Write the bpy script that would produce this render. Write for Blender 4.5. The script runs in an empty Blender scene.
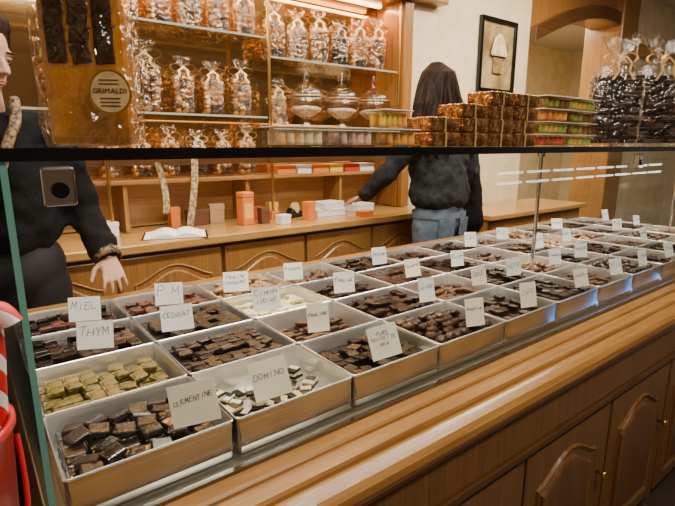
import bpy, bmesh, math, random
from mathutils import Vector, Matrix, Euler, noise
random.seed(7)
S = bpy.context.scene
COL = S.collection
R = random.uniform

# ------------------------------------------------------------------ helpers
def link(o):
    COL.objects.link(o); return o

def info(o, label, category, group=None, kind=None):
    o["label"] = label; o["category"] = category
    if group: o["group"] = group
    if kind: o["kind"] = kind
    return o

def struct(o):
    o["kind"] = "structure"; return o

def empty(name, loc=(0,0,0), rz=0):
    o = bpy.data.objects.new(name, None); o.empty_display_size = .05
    o.location = loc; o.rotation_euler = (0,0,rz)
    return link(o)

def from_bm(name, bm, mats, parent=None, loc=(0,0,0), rot=(0,0,0), smooth=False):
    me = bpy.data.meshes.new(name); bm.to_mesh(me); bm.free()
    return from_me(name, me, mats, parent, loc, rot, smooth)

def from_me(name, me, mats, parent=None, loc=(0,0,0), rot=(0,0,0), smooth=False):
    if not isinstance(mats, (list, tuple)): mats = [mats]
    for m in mats: me.materials.append(m)
    if smooth:
        for p in me.polygons: p.use_smooth = True
    o = bpy.data.objects.new(name, me)
    o.location = loc; o.rotation_euler = rot
    if parent: o.parent = parent
    return link(o)

def bm_box(bm, size, c=(0,0,0), bev=0, seg=2, M=None, mi=0):
    r = bmesh.ops.create_cube(bm, size=1)
    vs = r['verts']
    bmesh.ops.scale(bm, vec=size, verts=vs)
    if bev > 0:
        es = list({e for v in vs for e in v.link_edges})
        rr_ = bmesh.ops.bevel(bm, geom=es, offset=bev, segments=seg, affect='EDGES', profile=.5)
        vs = list({v for f in rr_['faces'] for v in f.verts} | {v for v in vs if v.is_valid})
    if M is not None: bmesh.ops.transform(bm, matrix=M, verts=vs)
    bmesh.ops.translate(bm, vec=c, verts=vs)
    if mi:
        for f in {f for v in vs for f in v.link_faces}: f.material_index = mi
    return vs

def box(name, size, loc, mat, parent=None, bev=0, rot=(0,0,0), seg=2):
    bm = bmesh.new(); bm_box(bm, size, bev=bev, seg=seg)
    return from_bm(name, bm, mat, parent, loc, rot)

def box6(name, x0, x1, y0, y1, z0, z1, mat, parent=None, bev=0):
    return box(name, (x1-x0, y1-y0, z1-z0), ((x0+x1)/2, (y0+y1)/2, (z0+z1)/2), mat, parent, bev)

def cyl(name, r, h, loc, mat, parent=None, rot=(0,0,0), seg=20, r2=None, bev=0):
    bm = bmesh.new()
    bmesh.ops.create_cone(bm, cap_ends=True, segments=seg, radius1=r, radius2=r if r2 is None else r2, depth=h)
    if bev:
        es = [e for e in bm.edges if abs(e.verts[0].co.z-e.verts[1].co.z) < 1e-6]
        bmesh.ops.bevel(bm, geom=es, offset=bev, segments=2, affect='EDGES', profile=.5)
    return from_bm(name, bm, mat, parent, loc, rot)

def lathe_bm(profile, seg=28, bm=None, c=(0,0,0)):
    bm = bm or bmesh.new()
    rings = []
    for (r, z) in profile:
        if r < 1e-5:
            rings.append([bm.verts.new((c[0], c[1], c[2]+z))])
        else:
            rings.append([bm.verts.new((c[0]+r*math.cos(2*math.pi*i/seg), c[1]+r*math.sin(2*math.pi*i/seg), c[2]+z)) for i in range(seg)])
    for a, b in zip(rings, rings[1:]):
        for i in range(seg):
            j = (i+1) % seg
            if len(a) == 1 and len(b) > 1: bm.faces.new((a[0], b[j], b[i]))
            elif len(b) == 1 and len(a) > 1: bm.faces.new((a[i], a[j], b[0]))
            elif len(a) > 1: bm.faces.new((a[i], a[j], b[j], b[i]))
    bmesh.ops.recalc_face_normals(bm, faces=bm.faces)
    return bm

def lathe(name, profile, mat, parent=None, loc=(0,0,0), seg=28, rot=(0,0,0)):
    return from_bm(name, lathe_bm(profile, seg), mat, parent, loc, rot, smooth=True)

def rr_loop(w, d, r, z, seg=4):
    pts = []
    for cx, cy, a0 in ((w/2-r, d/2-r, 0), (-w/2+r, d/2-r, 90), (-w/2+r, -d/2+r, 180), (w/2-r, -d/2+r, 270)):
        for k in range(seg+1):
            a = math.radians(a0+90*k/seg)
            pts.append((cx+r*math.cos(a), cy+r*math.sin(a), z))
    return pts

def loft(bm, loops, cap0=False, cap1=False, mi=0):
    rings = [[bm.verts.new(p) for p in lp] for lp in loops]
    n = len(rings[0])
    for a, b in zip(rings, rings[1:]):
        for i in range(n):
            f = bm.faces.new((a[i], a[(i+1) % n], b[(i+1) % n], b[i])); f.material_index = mi
    if cap0: bm.faces.new(list(reversed(rings[0]))).material_index = mi
    if cap1: bm.faces.new(rings[-1]).material_index = mi
    return rings

def poly_prism(bm, pts, y0, y1, bev=0):
    a = [bm.verts.new((p[0], y0, p[1])) for p in pts]
    b = [bm.verts.new((p[0], y1, p[1])) for p in pts]
    n = len(pts)
    for i in range(n): bm.faces.new((a[i], a[(i+1) % n], b[(i+1) % n], b[i]))
    bm.faces.new(a); f = bm.faces.new(list(reversed(b)))
    bmesh.ops.recalc_face_normals(bm, faces=bm.faces)
    if bev:
        es = list(f.edges)
        bmesh.ops.bevel(bm, geom=es, offset=bev, segments=3, affect='EDGES', profile=.6)
    return bm

def tube(name, pts, r, mat, parent=None, cyclic=False, res=6):
    cu = bpy.data.curves.new(name, 'CURVE'); cu.dimensions = '3D'; cu.bevel_depth = r; cu.bevel_resolution = 3
    sp = cu.splines.new('NURBS'); sp.points.add(len(pts)-1)
    for p, q in zip(sp.points, pts): p.co = (*q, 1)
    sp.use_endpoint_u = True; sp.order_u = 3; sp.use_cyclic_u = cyclic; sp.resolution_u = res
    t = bpy.data.objects.new(name, cu); COL.objects.link(t)
    me = bpy.data.meshes.new_from_object(t)
    bpy.data.objects.remove(t)
    return from_me(name, me, mat, parent, smooth=True)

def text_mesh(body, size, maxw=None, shear=0.0):
    cu = bpy.data.curves.new("t", 'FONT'); cu.body = body; cu.size = size
    cu.align_x = 'CENTER'; cu.align_y = 'CENTER'; cu.shear = shear; cu.space_line = .85
    cu.extrude = .0002; cu.resolution_u = 2; cu.space_character = 1.08
    t = bpy.data.objects.new("t", cu); COL.objects.link(t)
    bpy.context.view_layer.update()
    if maxw and t.dimensions.x > maxw:
        cu.size = size*maxw/t.dimensions.x
    me = bpy.data.meshes.new_from_object(t)
    bpy.data.objects.remove(t)
    me.materials.clear()
    return me

# pen-stroke alphabet on a 4 x 6 grid
GL = {'.':[[(1.6,0),(2.2,.6)]],'A':[[(0,0),(2,6),(4,0)],[(.8,2.2),(3.3,2.3)]],'B':[[(0,0),(0,6),(2.6,5.7),(3,4.4),(2.4,3.3),(0,3)],[(2.4,3.2),(3.8,2),(3.2,.4),(0,0)]],
'C':[[(4,5.2),(3,6),(1.4,5.8),(.2,4.2),(0,2.2),(1,.4),(2.6,0),(4,.8)]],'D':[[(0,0),(0,6),(2.4,5.6),(4,3.8),(3.8,1.8),(2.4,.4),(0,0)]],
'E':[[(3.6,6),(0,5.9),(0,0),(3.8,.1)],[(0,3.1),(3,3.2)]],'F':[[(3.6,6),(0,6),(0,0)],[(0,3.1),(3,3.2)]],
'G':[[(4,5.2),(2.6,6),(.8,5.2),(0,3),(.8,.6),(2.6,0),(4,1),(4,2.8),(2.4,2.8)]],'H':[[(0,0),(0,6)],[(4,0),(4,6)],[(0,3),(4,3.1)]],
'I':[[(2,0),(2,6)]],'J':[[(3.4,6),(3.4,1.4),(2,0),(.4,.8)]],'K':[[(0,0),(0,6)],[(3.8,6),(.2,2.8),(4,0)]],'L':[[(0,6),(0,0),(3.6,.1)]],
'M':[[(0,0),(.4,6),(2,2),(3.7,6),(4,0)]],'N':[[(0,0),(0,6),(4,0),(4,6)]],'O':[[(2,6),(.5,5),(0,3),(.6,.8),(2,0),(3.5,1),(4,3),(3.5,5.2),(2,6)]],
'P':[[(0,0),(0,6),(2.8,5.8),(3.6,4.5),(2.8,3.1),(0,2.8)]],'R':[[(0,0),(0,6),(2.8,5.8),(3.6,4.5),(2.8,3.2),(0,3),(4,0)]],
'S':[[(3.7,5.2),(2.2,6),(.5,5),(.8,3.6),(3.2,2.6),(3.7,1.2),(2.2,0),(.2,.8)]],'T':[[(0,6),(4,6)],[(2,6),(2,0)]],'U':[[(0,6),(.1,1.4),(1.4,0),(3,.2),(4,1.6),(4,6)]],
'V':[[(0,6),(2,0),(4,6)]],'Q':[[(2,6),(.5,5),(0,3),(.6,.8),(2,0),(3.5,1),(4,3),(3.5,5.2),(2,6)],[(2.5,1.5),(4.3,-.4)]],'X':[[(0,6),(4,0)],[(4,6),(0,0)]],
'Y':[[(0,6),(2,3),(4,6)],[(2,3),(2,0)]],'Z':[[(0,6),(4,6),(0,0),(4,0)]],'W':[[(0,6),(1,0),(2,4),(3,0),(4,6)]]}
def pen_text(name, lines, maxw, maxh, mat, parent, loc, tw=.00065):
    rnd = random.Random(len(lines)*7+len(lines[0])+int(abs(maxw)*9000) % 13)
    V, F = [], []
    nl = len(lines); adv = 5.4
    longest = max(sum(adv*(1 if ch.isupper() or ch == ' ' else .72) for ch in l) for l in lines)
    s = min(maxw/longest, maxh/(nl*8.5-2))
    slope = rnd.uniform(-.05, .09)
    for li, l in enumerate(lines):
        wl = sum(adv*(1 if ch.isupper() or ch == ' ' else .72) for ch in l)
        x = -wl*s/2; z0 = ((nl-1)/2-li)*8.5*s-3*s
        for ch in l:
            k = (1 if ch.isupper() or ch == ' ' else .72)
            kk = k*rnd.uniform(.8, 1.18)
            dz = rnd.uniform(-.8, .8)*s+x*slope; sl = rnd.uniform(-.02, .26)
            for st in GL.get(ch.upper(), []):
                for (p, q) in zip(st, st[1:]):
                    a = Vector((x+(p[0]*k+p[1]*sl)*s, z0+p[1]*s*kk+dz)); b = Vector((x+(q[0]*k+q[1]*sl)*s, z0+q[1]*s*kk+dz))
                    d = (b-a).normalized(); n_ = Vector((-d.y, d.x))*tw; a -= d*tw*.8; b += d*tw*.8
                    o0 = len(V)
                    for c in (a+n_, b+n_, b-n_, a-n_): V.append((c.x, 0, c.y))
                    F.append((o0, o0+3, o0+2, o0+1))
            x += adv*s*k
    me = bpy.data.meshes.new(name); me.from_pydata(V, [], F)
    return from_me(name, me, mat, parent, loc)

# ------------------------------------------------------------------ materials
def newmat(name):
    m = bpy.data.materials.new(name); m.use_nodes = True
    nt = m.node_tree; b = nt.nodes['Principled BSDF']
    return m, nt, b

def P(name, color, rough=.5, metal=0, var=0.0, scale=20, bump=0, bscale=None, coat=0, emit=None, estr=0, spec=.5, color2=None, trans=0, alpha=1):
    m, nt, b = newmat(name)
    b.inputs['Base Color'].default_value = (*color, 1)
    b.inputs['Roughness'].default_value = rough
    b.inputs['Metallic'].default_value = metal
    b.inputs['Coat Weight'].default_value = coat
    b.inputs['Specular IOR Level'].default_value = spec
    b.inputs['Transmission Weight'].default_value = trans
    b.inputs['Alpha'].default_value = alpha
    if emit:
        b.inputs['Emission Color'].default_value = (*emit, 1); b.inputs['Emission Strength'].default_value = estr
    tc = nt.nodes.new('ShaderNodeTexCoord')
    n = nt.nodes.new('ShaderNodeTexNoise'); n.inputs['Scale'].default_value = scale; n.inputs['Detail'].default_value = 4
    nt.links.new(tc.outputs['Object'], n.inputs['Vector'])
    if var or color2:
        r = nt.nodes.new('ShaderNodeValToRGB')
        c2 = color2 or tuple(c*(1-var) for c in color)
        r.color_ramp.elements[0].position = .40; r.color_ramp.elements[1].position = .60
        r.color_ramp.elements[0].color = (*c2, 1); r.color_ramp.elements[1].color = (*color, 1)
        nt.links.new(n.outputs['Fac'], r.inputs['Fac']); nt.links.new(r.outputs['Color'], b.inputs['Base Color'])
    if bump:
        n2 = n
        if bscale:
            n2 = nt.nodes.new('ShaderNodeTexNoise'); n2.inputs['Scale'].default_value = bscale; n2.inputs['Detail'].default_value = 3
            nt.links.new(tc.outputs['Object'], n2.inputs['Vector'])
        bp = nt.nodes.new('ShaderNodeBump'); bp.inputs['Strength'].default_value = bump; bp.inputs['Distance'].default_value = .01
        nt.links.new(n2.outputs['Fac'], bp.inputs['Height']); nt.links.new(bp.outputs['Normal'], b.inputs['Normal'])
    return m

def WOOD(name, c1, c2, axis='X', rough=.28, coat=.4):
    m, nt, b = newmat(name)
    tc = nt.nodes.new('ShaderNodeTexCoord'); mp = nt.nodes.new('ShaderNodeMapping')
    sc = {'X': (1.2, 34, 34), 'Y': (34, 1.2, 34), 'Z': (34, 34, 1.2)}[axis]
    mp.inputs['Scale'].default_value = sc
    n = nt.nodes.new('ShaderNodeTexNoise'); n.inputs['Scale'].default_value = 2.2; n.inputs['Detail'].default_value = 8; n.inputs['Roughness'].default_value = .72; n.inputs['Distortion'].default_value = .4
    r = nt.nodes.new('ShaderNodeValToRGB')
    r.color_ramp.elements[0].position = .34; r.color_ramp.elements[1].position = .66
    r.color_ramp.elements[0].color = (*c2, 1); r.color_ramp.elements[1].color = (*c1, 1)
    bp = nt.nodes.new('ShaderNodeBump'); bp.inputs['Strength'].default_value = .08; bp.inputs['Distance'].default_value = .003
    L = nt.links.new
    L(tc.outputs['Object'], mp.inputs['Vector']); L(mp.outputs['Vector'], n.inputs['Vector']); L(n.outputs['Fac'], r.inputs['Fac'])
    L(r.outputs['Color'], b.inputs['Base Color']); L(n.outputs['Fac'], bp.inputs['Height']); L(bp.outputs['Normal'], b.inputs['Normal'])
    b.inputs['Roughness'].default_value = rough; b.inputs['Coat Weight'].default_value = coat; b.inputs['Coat Roughness'].default_value = .15
    return m

def GLASS(name, tint=(.97, .99, .98), rough=.0, boost=1.0, bump=0, base=.04, bscale=35):
    m = bpy.data.materials.new(name); m.use_nodes = True
    nt = m.node_tree; nt.nodes.clear(); L = nt.links.new
    out = nt.nodes.new('ShaderNodeOutputMaterial'); mix = nt.nodes.new('ShaderNodeMixShader')
    tr = nt.nodes.new('ShaderNodeBsdfTransparent'); tr.inputs['Color'].default_value = (*tint, 1)
    gl = nt.nodes.new('ShaderNodeBsdfGlossy'); gl.inputs['Roughness'].default_value = rough
    lw = nt.nodes.new('ShaderNodeLayerWeight'); lw.inputs['Blend'].default_value = .5
    pw = nt.nodes.new('ShaderNodeMath'); pw.operation = 'POWER'; pw.inputs[1].default_value = 5
    mt = nt.nodes.new('ShaderNodeMath'); mt.operation = 'MULTIPLY_ADD'; mt.use_clamp = True
    mt.inputs[1].default_value = .9*boost; mt.inputs[2].default_value = base
    L(lw.outputs['Facing'], pw.inputs[0]); L(pw.outputs[0], mt.inputs[0]); L(mt.outputs[0], mix.inputs['Fac'])
    L(tr.outputs[0], mix.inputs[1]); L(gl.outputs[0], mix.inputs[2]); L(mix.outputs[0], out.inputs['Surface'])
    if bump:
        tc = nt.nodes.new('ShaderNodeTexCoord'); n = nt.nodes.new('ShaderNodeTexNoise'); n.inputs['Scale'].default_value = bscale
        bp = nt.nodes.new('ShaderNodeBump'); bp.inputs['Strength'].default_value = bump; bp.inputs['Distance'].default_value = .02
        L(tc.outputs['Object'], n.inputs['Vector']); L(n.outputs['Fac'], bp.inputs['Height'])
        L(bp.outputs['Normal'], gl.inputs['Normal']); L(bp.outputs['Normal'], lw.inputs['Normal'])
    return m

oakX = WOOD("honey_oak_x", (.42, .205, .055), (.21, .088, .020), 'X')
oakZ = WOOD("honey_oak_z", (.24, .108, .027), (.12, .048, .011), 'Z')
oakD = WOOD("dark_oak", (.12, .052, .015), (.055, .022, .008), 'X')
oakP = WOOD("panel_oak", (.20, .088, .024), (.10, .040, .012), 'Z')
oakL = WOOD("light_oak", (.60, .33, .10), (.38, .185, .05), 'X')
oakB = WOOD("back_oak", (.40, .19, .05), (.22, .09, .022), 'Z')
cream = P("cream_plaster", (.84, .70, .47), .9, var=.12, scale=6, bump=.5, bscale=40)
creamP = P("plain_plaster", (.62, .52, .36), .9, var=.08, scale=4)
ceilM = P("ceiling_paint", (.6, .54, .44), .9)
floorM = P("floor_tile", (.06, .04, .03), .5, var=.3, scale=3)
steel = P("stainless_steel", (.70, .69, .65), .16, 1, var=.12, scale=8, bump=.03)
steelIn = P("satin_steel_inside", (.93, .92, .89), .30, .72)
rimM = P("polished_rim", (.98, .97, .95), .2, .7)
chrome = P("chrome", (.8, .8, .8), .1, 1)
blackM = P("black_gloss", (.006, .006, .006), .15)
gold = P("brass_gold", (.75, .48, .15), .25, 1)
glassP = GLASS("display_glass", (.98, .992, .986), 0, .9, base=.035)
glassS = GLASS("shelf_glass", (.95, .98, .96), 0, .9)
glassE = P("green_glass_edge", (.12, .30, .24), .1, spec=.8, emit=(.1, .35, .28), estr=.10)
cello = GLASS("cellophane", (.98, .96, .92), .06, .9, bump=1.0, base=.10, bscale=45)
jarG = GLASS("jar_glass", (.98, .98, .97), .03, .7, bump=.25, base=.09, bscale=60)
clearbox = GLASS("clear_plastic", (.96, .95, .94), .04, .8, base=.06)
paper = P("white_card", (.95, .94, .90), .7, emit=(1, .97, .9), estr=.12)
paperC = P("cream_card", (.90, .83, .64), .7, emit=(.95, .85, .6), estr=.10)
ink = P("blue_black_ink", (.008, .01, .035), .6)
inkBlue = P("blue_ink", (.02, .04, .25), .6)
warmLED = P("warm_led", (1, .8, .5), .5, emit=(1, .55, .20), estr=12)
coolLED = P("cool_led", (.9, .95, 1), .5, emit=(.95, .93, .88), estr=9)
blueGlow = P("blue_glow_emitter", (.1, .4, 1), .5, emit=(.05, .35, 1), estr=3.5)  # emissive blue for the added glow strip by the tray fronts
skin = P("skin", (.46, .25, .17), .55, var=.1, scale=30)
hairM = P("dark_brown_hair", (.020, .009, .005), .6, var=.7, scale=110, bump=.3, spec=.12)
knitB = P("black_knit", (.005, .005, .006), .9, bump=.3, bscale=150, spec=.15)
knitG = P("charcoal_knit", (.022, .024, .028), .9, var=.3, scale=60, bump=.5, bscale=120, spec=.2)
denim = P("blue_denim", (.12, .17, .24), .85, var=.35, scale=25, bump=.3, bscale=200)
darkcl = P("dark_trouser_cloth", (.01, .01, .012), .8)
red = P("red_plastic", (.55, .015, .02), .3)
white = P("white_plastic", (.8, .8, .78), .4)
leopard = P("leopard_print", (.28, .17, .08), .7, color2=(.010, .007, .005), scale=75)
eyeW = P("eye_white", (.5, .45, .4), .3); eyeD = P("iris_brown", (.03, .015, .01), .2); lipM = P("lips", (.38, .16, .12), .5)

def hair_streaks(m):
    nt = m.node_tree
    mp = nt.nodes.new('ShaderNodeMapping'); mp.inputs['Scale'].default_value = (1, 1, .06)
    tc = [n for n in nt.nodes if n.type == 'TEX_COORD'][0]
    nt.links.new(tc.outputs['Object'], mp.inputs['Vector'])
    for n in nt.nodes:
        if n.type == 'TEX_NOISE': nt.links.new(mp.outputs['Vector'], n.inputs['Vector'])
hair_streaks(hairM)

CH = {
 'dark':  P("dark_chocolate", (.030, .013, .008), .26, var=.4, scale=60, bump=.06, bscale=150),
 'black': P("bitter_chocolate", (.013, .008, .006), .24, var=.3, scale=60, bump=.06, bscale=150),
 'brown': P("brown_chocolate", (.055, .023, .012), .30, var=.4, scale=60, bump=.1, bscale=150),
 'milk':  P("milk_chocolate", (.14, .060, .027), .34, var=.35, scale=60, bump=.12, bscale=150),
 'tan':   P("tan_praline", (.46, .28, .13), .5, var=.35, scale=90, bump=.4, bscale=180),
 'green': P("pistachio_gold_chocolate", (.24, .18, .045), .30, color2=(.10, .068, .018), scale=60, bump=.08, bscale=120),
 'white': P("white_chocolate", (.80, .72, .52), .4, var=.1, scale=60),
 'yellow':P("ivory_chocolate", (.80, .70, .36), .4, var=.2, scale=60),
 'red':   P("ruby_brown_chocolate", (.12, .030, .018), .35, var=.4, scale=60),
 'foil':  P("glazed_chocolate", (.055, .045, .040), .10, .35, color2=(.014, .009, .007), scale=32, bump=.45, bscale=45, coat=.8),
}
CK = list(CH.keys())

# ------------------------------------------------------------------ camera
cam = bpy.data.cameras.new("camera"); cam.lens = 26.0; cam.sensor_width = 36; cam.clip_start = .02
co = bpy.data.objects.new("camera", cam); link(co)
co.location = (0, 0, 1.35); co.rotation_euler = (math.radians(90-12.4), 0, math.radians(-37.5))
S.camera = co

# ------------------------------------------------------------------ room shell
struct(box6("floor", -2.5, 9, -2.6, 5.2, -.05, 0, floorM))
struct(box6("ceiling", -2.5, 9, -2.6, 5.2, 2.9, 2.95, ceilM))
struct(box6("wall_left", -2.55, -2.5, -2.6, 5.2, 0, 2.9, creamP))
struct(box6("wall_right", 8.6, 8.65, -2.6, 5.2, 0, 2.9, creamP))
struct(box6("wall_front", -2.5, 8.6, -2.65, -2.6, 0, 2.9, P("shop_front_dark", (.10, .07, .05), .8)))
struct(box6("wall_recess", -2.5, 2.52, 2.76, 2.82, 0, 2.9, creamP))
struct(box6("wall_back", 2.52, 3.95, 2.50, 2.82, 0, 2.9, cream))
struct(box6("wall_far", 3.5, 8.6, 4.6, 4.65, 0, 2.9, cream))
struct(box6("wall_passage", 3.6, 3.66, 2.82, 4.6, 0, 2.9, creamP))

pts = []
x0, x1 = 3.95, 5.45
def archz(t): return 2.20+.34*math.sin(math.pi*t*.58)
for i in range(21):
    t = i/20; pts.append((x0+(x1-x0)*t, archz(t)))
pts += [(x1, 2.9), (x0, 2.9)]
bm = bmesh.new(); poly_prism(bm, pts, 2.74, 2.50)
struct(from_bm("trim_1", bm, oakB))
pts = []
for i in range(21):
    t = i/20; pts.append((x0+(x1-x0)*t, archz(t)))
for i in range(20, -1, -1):
    t = i/20; pts.append((x0+(x1-x0)*t, archz(t)+.12))
bm = bmesh.new(); poly_prism(bm, pts, 2.5, 2.44, bev=.008)
struct(from_bm("trim_2", bm, oakD))
struct(box6("trim_3", 5.45, 5.80, 2.42, 2.80, 0, 2.9, oakB, bev=.01))
struct(box6("wall_back.001", 5.80, 8.6, 2.50, 2.82, 0, 2.9, cream))
struct(box6("trim_4", 5.9, 8.5, 2.44, 2.5, 2.3, 2.42, oakL, bev=.01))
pts = []
for i in range(15):
    t = i/14; pts.append((1.85+.95*t, 2.19+.10*math.sin(math.pi/2*t)))
pts += [(2.80, 2.45), (1.85, 2.45)]
bm = bmesh.new(); poly_prism(bm, pts, 2.49, 2.40, bev=.01)
struct(from_bm("trim_5", bm, oakX))
e = empty("ceiling_lamp", (5.1, 3.7, 2.78))
lathe("lamp_shade", [(0, -.09), (.12, -.08), (.22, -.03), (.24, .03), (.2, .05)], P("lamp_glow", (1, .95, .85), .5, emit=(1, .88, .65), estr=6), e)
cyl("lamp_mount", .05, .08, (0, 0, .08), chrome, e)
info(e, "round glowing ceiling lamp in the passage behind the arch", "lamp")

# ------------------------------------------------------------------ doors with arched raised panels
def door_part(parent, x0, x1, z0, z1, yf, matf, matp, handle=True, name="door"):
    w, h = x1-x0, z1-z0
    d = box(name, (w-.006, .022, h-.006), ((x0+x1)/2, yf, (z0+z1)/2), matf, parent, bev=.003)
    m = .055; pw = w-2*m; ph = h-2*m; rise = min(.07, pw*.2)
    def arch(inset):
        a = pw/2-inset; b = -ph/2+inset; top = ph/2-inset
        pts = [(-a, b), (a, b), (a, top-rise)]
        for i in range(1, 12):
            t = i/12; x = a-2*a*t
            pts.append((x, top-rise+rise*math.sin(math.pi*t)**1.5))
        pts.append((-a, top-rise))
        return pts
    bm = bmesh.new()
    outer, inner = arch(0), arch(.014)
    ov0 = [bm.verts.new((p[0], -.011, p[1])) for p in outer]
    ov = [bm.verts.new((p[0], -.018, p[1])) for p in arch(.004)]
    iv = [bm.verts.new((p[0], -.011, p[1])) for p in inner]
    n = len(outer)
    for A, B in ((ov0, ov), (ov, iv)):
        for i in range(n): bm.faces.new((A[i], A[(i+1) % n], B[(i+1) % n], B[i]))
    bmesh.ops.recalc_face_normals(bm, faces=bm.faces)
    from_bm("panel_moulding", bm, matf, d)
    bm = bmesh.new(); poly_prism(bm, arch(.03), -.008, -.020, bev=.010)
    from_bm("raised_panel", bm, matp, d)
    if handle:
        lathe("handle", [(0, 0), (.005, 0), (.005, .015), (.012, .02), (.012, .028), (0, .032)], gold, d, (w/2-.028, -.011, .05), rot=(math.pi/2, 0, 0), seg=14)
    return d

# ------------------------------------------------------------------ display counter
X0, XE = .035, 3.20
RIM = .90; BASE = .828; YF = .693; PX = .26; PY = .21; CX0 = .056
cnt = empty("display_counter", (X0, 0, 0)); 
info(cnt, "long honey oak shop display counter with glass front and glass top", "display counter")
def cb(name, x0, x1, y0, y1, z0, z1, mat, bev=0):
    return box6(name, x0-X0, x1-X0, y0, y1, z0, z1, mat, cnt, bev)
cb("body", X0, XE, .56, 1.64, .08, .80, oakP)
cb("plinth", X0+.02, XE-.02, .60, 1.60, 0, .08, oakD)
cb("tray_deck", X0, XE, .65, 1.56, .80, .826, P("deck_metal", (.30, .31, .27), .3, .9))
cb("rear_ledge", X0, XE, 1.56, 1.68, .80, .87, oakX, .006)
prof = [(.645, .80), (.645, .834), (.641, .838), (.612, .838), (.608, .834), (.607, .829), (.601, .829), (.600, .834), (.596, .836), (.566, .834), (.562, .829), (.561, .822), (.554, .822), (.546, .820), (.530, .815), (.520, .805), (.517, .792), (.520, .780), (.526, .776), (.526, .768), (.536, .764), (.540, .750), (.560, .745), (.60, .745)]
bm = bmesh.new()
rA = [bm.verts.new((0, p[0], p[1])) for p in prof]; rB = [bm.verts.new((XE-X0, p[0], p[1])) for p in prof]
n = len(prof)
for i in range(n): bm.faces.new((rA[i], rA[(i+1) % n], rB[(i+1) % n], rB[i]))
bm.faces.new(rA); bm.faces.new(list(reversed(rB))); bmesh.ops.recalc_face_normals(bm, faces=bm.faces)
from_bm("front_ledge", bm, oakX, cnt)
cb("front_frieze", X0, XE, .540, .562, .655, .75, oakZ, .002)
cb("frieze_bead", X0, XE, .530, .562, .635, .655, oakD, .006)
dw = .42
x = X0+.05
while x+dw < XE:
    door_part(cnt, x-X0, x+dw-X0, .10, .625, .552, oakZ, oakP)
    cb("stile", x+dw, x+dw+.03, .545, .562, .08, .635, oakZ, .002)
    x += dw+.03
GT = 1.333
cb("front_glass", .044, 1.60, .645, .650, .836, GT, glassP)
cb("front_glass", 1.606, XE, .645, .650, .836, GT, glassP)
cb("side_glass", .036, .041, .652, 1.56, .826, GT, glassP)
cb("glass_edge", .035, .042, .643, .651, .826, GT, glassE)
cb("side_glass", XE-.006, XE-.001, .652, 1.56, .826, GT, glassP)
cb("front_track", X0, XE, .650, .660, .826, .838, chrome)
cb("added_blue_glow", 1.42, 2.30, .662, .668, .827, .832, blueGlow)  # added emitter for a blue glow at the tray fronts, no real fitting
cb("top_shelf", .0, XE, .646, 1.03, GT, 1.3475, GLASS("top_glass", (.93, .95, .94), 0, .9))
cb("shelf_front_edge", .0, XE, .640, .646, GT, 1.3475, blackM)
cb("shelf_rear_edge", .0, XE, 1.03, 1.034, GT, 1.3475, blackM)
for px, py in ((1.72, 1.0), (3.1, 1.0)):
    o = cyl("support_post", .007, GT-.826, (px-X0, py, (GT+.826)/2), chrome, cnt)
    cyl("post_collar", .014, .02, (0, 0, (GT-.826)/2-.012), chrome, o)
def clamp(x):
    c = box("glass_clamp", (.034, .016, .044), (x-X0, .637, 1.305), chrome, cnt, bev=.003)
    cyl("clamp_screw", .009, .006, (0, -.010, -.004), blackM, c, rot=(math.pi/2, 0, 0))
clamp(.088); clamp(1.64); clamp(2.9)
# ------------------------------------------------------------------ chocolates
def extract(bm, sm=False):
    bm.verts.ensure_lookup_table(); bm.faces.ensure_lookup_table()
    for i, v in enumerate(bm.verts): v.index = i
    d = ([tuple(v.co) for v in bm.verts], [tuple(v.index for v in f.verts) for f in bm.faces], [f.material_index for f in bm.faces], sm)
    bm.free(); return d

def k_square():
    bm = bmesh.new(); bm_box(bm, (.0262, .0270, .012), bev=.0020, seg=3); return extract(bm)
def k_big():
    bm = bmesh.new(); bm_box(bm, (.033, .029, .012), bev=.0030, seg=3); return extract(bm)
def k_flat():
    bm = bmesh.new(); bm_box(bm, (.030, .021, .011), bev=.0026, seg=3); return extract(bm)
def k_stick():
    bm = bmesh.new(); bm_box(bm, (.042, .015, .012), bev=.0028, seg=3); return extract(bm)
def k_pyr():
    bm = bmesh.new()
    bm_box(bm, (.030, .030, .009), (0, 0, -.001), bev=.0018, seg=3)
    bm_box(bm, (.021, .021, .0024), (0, 0, .0036), bev=.0010, seg=1)
    return extract(bm)
def k_lump():
    bm = bmesh.new(); bm_box(bm, (.028, .024, .016), bev=.005, seg=1)
    bmesh.ops.subdivide_edges(bm, edges=bm.edges, cuts=1, use_grid_fill=True)
    for v in bm.verts:
        v.co += noise.noise_vector(v.co*150)*.004
    return extract(bm, True)
def k_dome():
    return extract(lathe_bm([(0, -.008), (.0125, -.008), (.0135, -.004), (.012, .002), (.008, .0065), (.003, .0085), (0, .009)], 14), True)
def k_domino():
    bm = bmesh.new()
    bm_box(bm, (.028, .026, .006), (0, 0, -.005), bev=.001, seg=1, mi=1)
    bm_box(bm, (.028, .026, .006), (0, 0, .0012), bev=.001, seg=1)
    bm_box(bm, (.013, .022, .002), (.006, 0, .005), bev=.0005, seg=1, mi=1)
    return extract(bm)
KIN = {'square': k_square(), 'big': k_big(), 'flat': k_flat(), 'stick': k_stick(), 'pyr': k_pyr(), 'lump': k_lump(), 'dome': k_dome(), 'domino': k_domino()}
KH = {'square': .006, 'big': .006, 'flat': .0055, 'stick': .006, 'pyr': .0058, 'lump': .008, 'dome': .008, 'domino': .008}
KNAME = {'square': "chocolate_square", 'big': "glazed_chocolate_square", 'flat': "chocolate_bar_piece", 'stick': "chocolate_stick", 'pyr': "stepped_chocolate", 'lump': "chocolate_cluster", 'dome': "domed_chocolate", 'domino': "layered_chocolate"}
mesh_cache = {}
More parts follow.
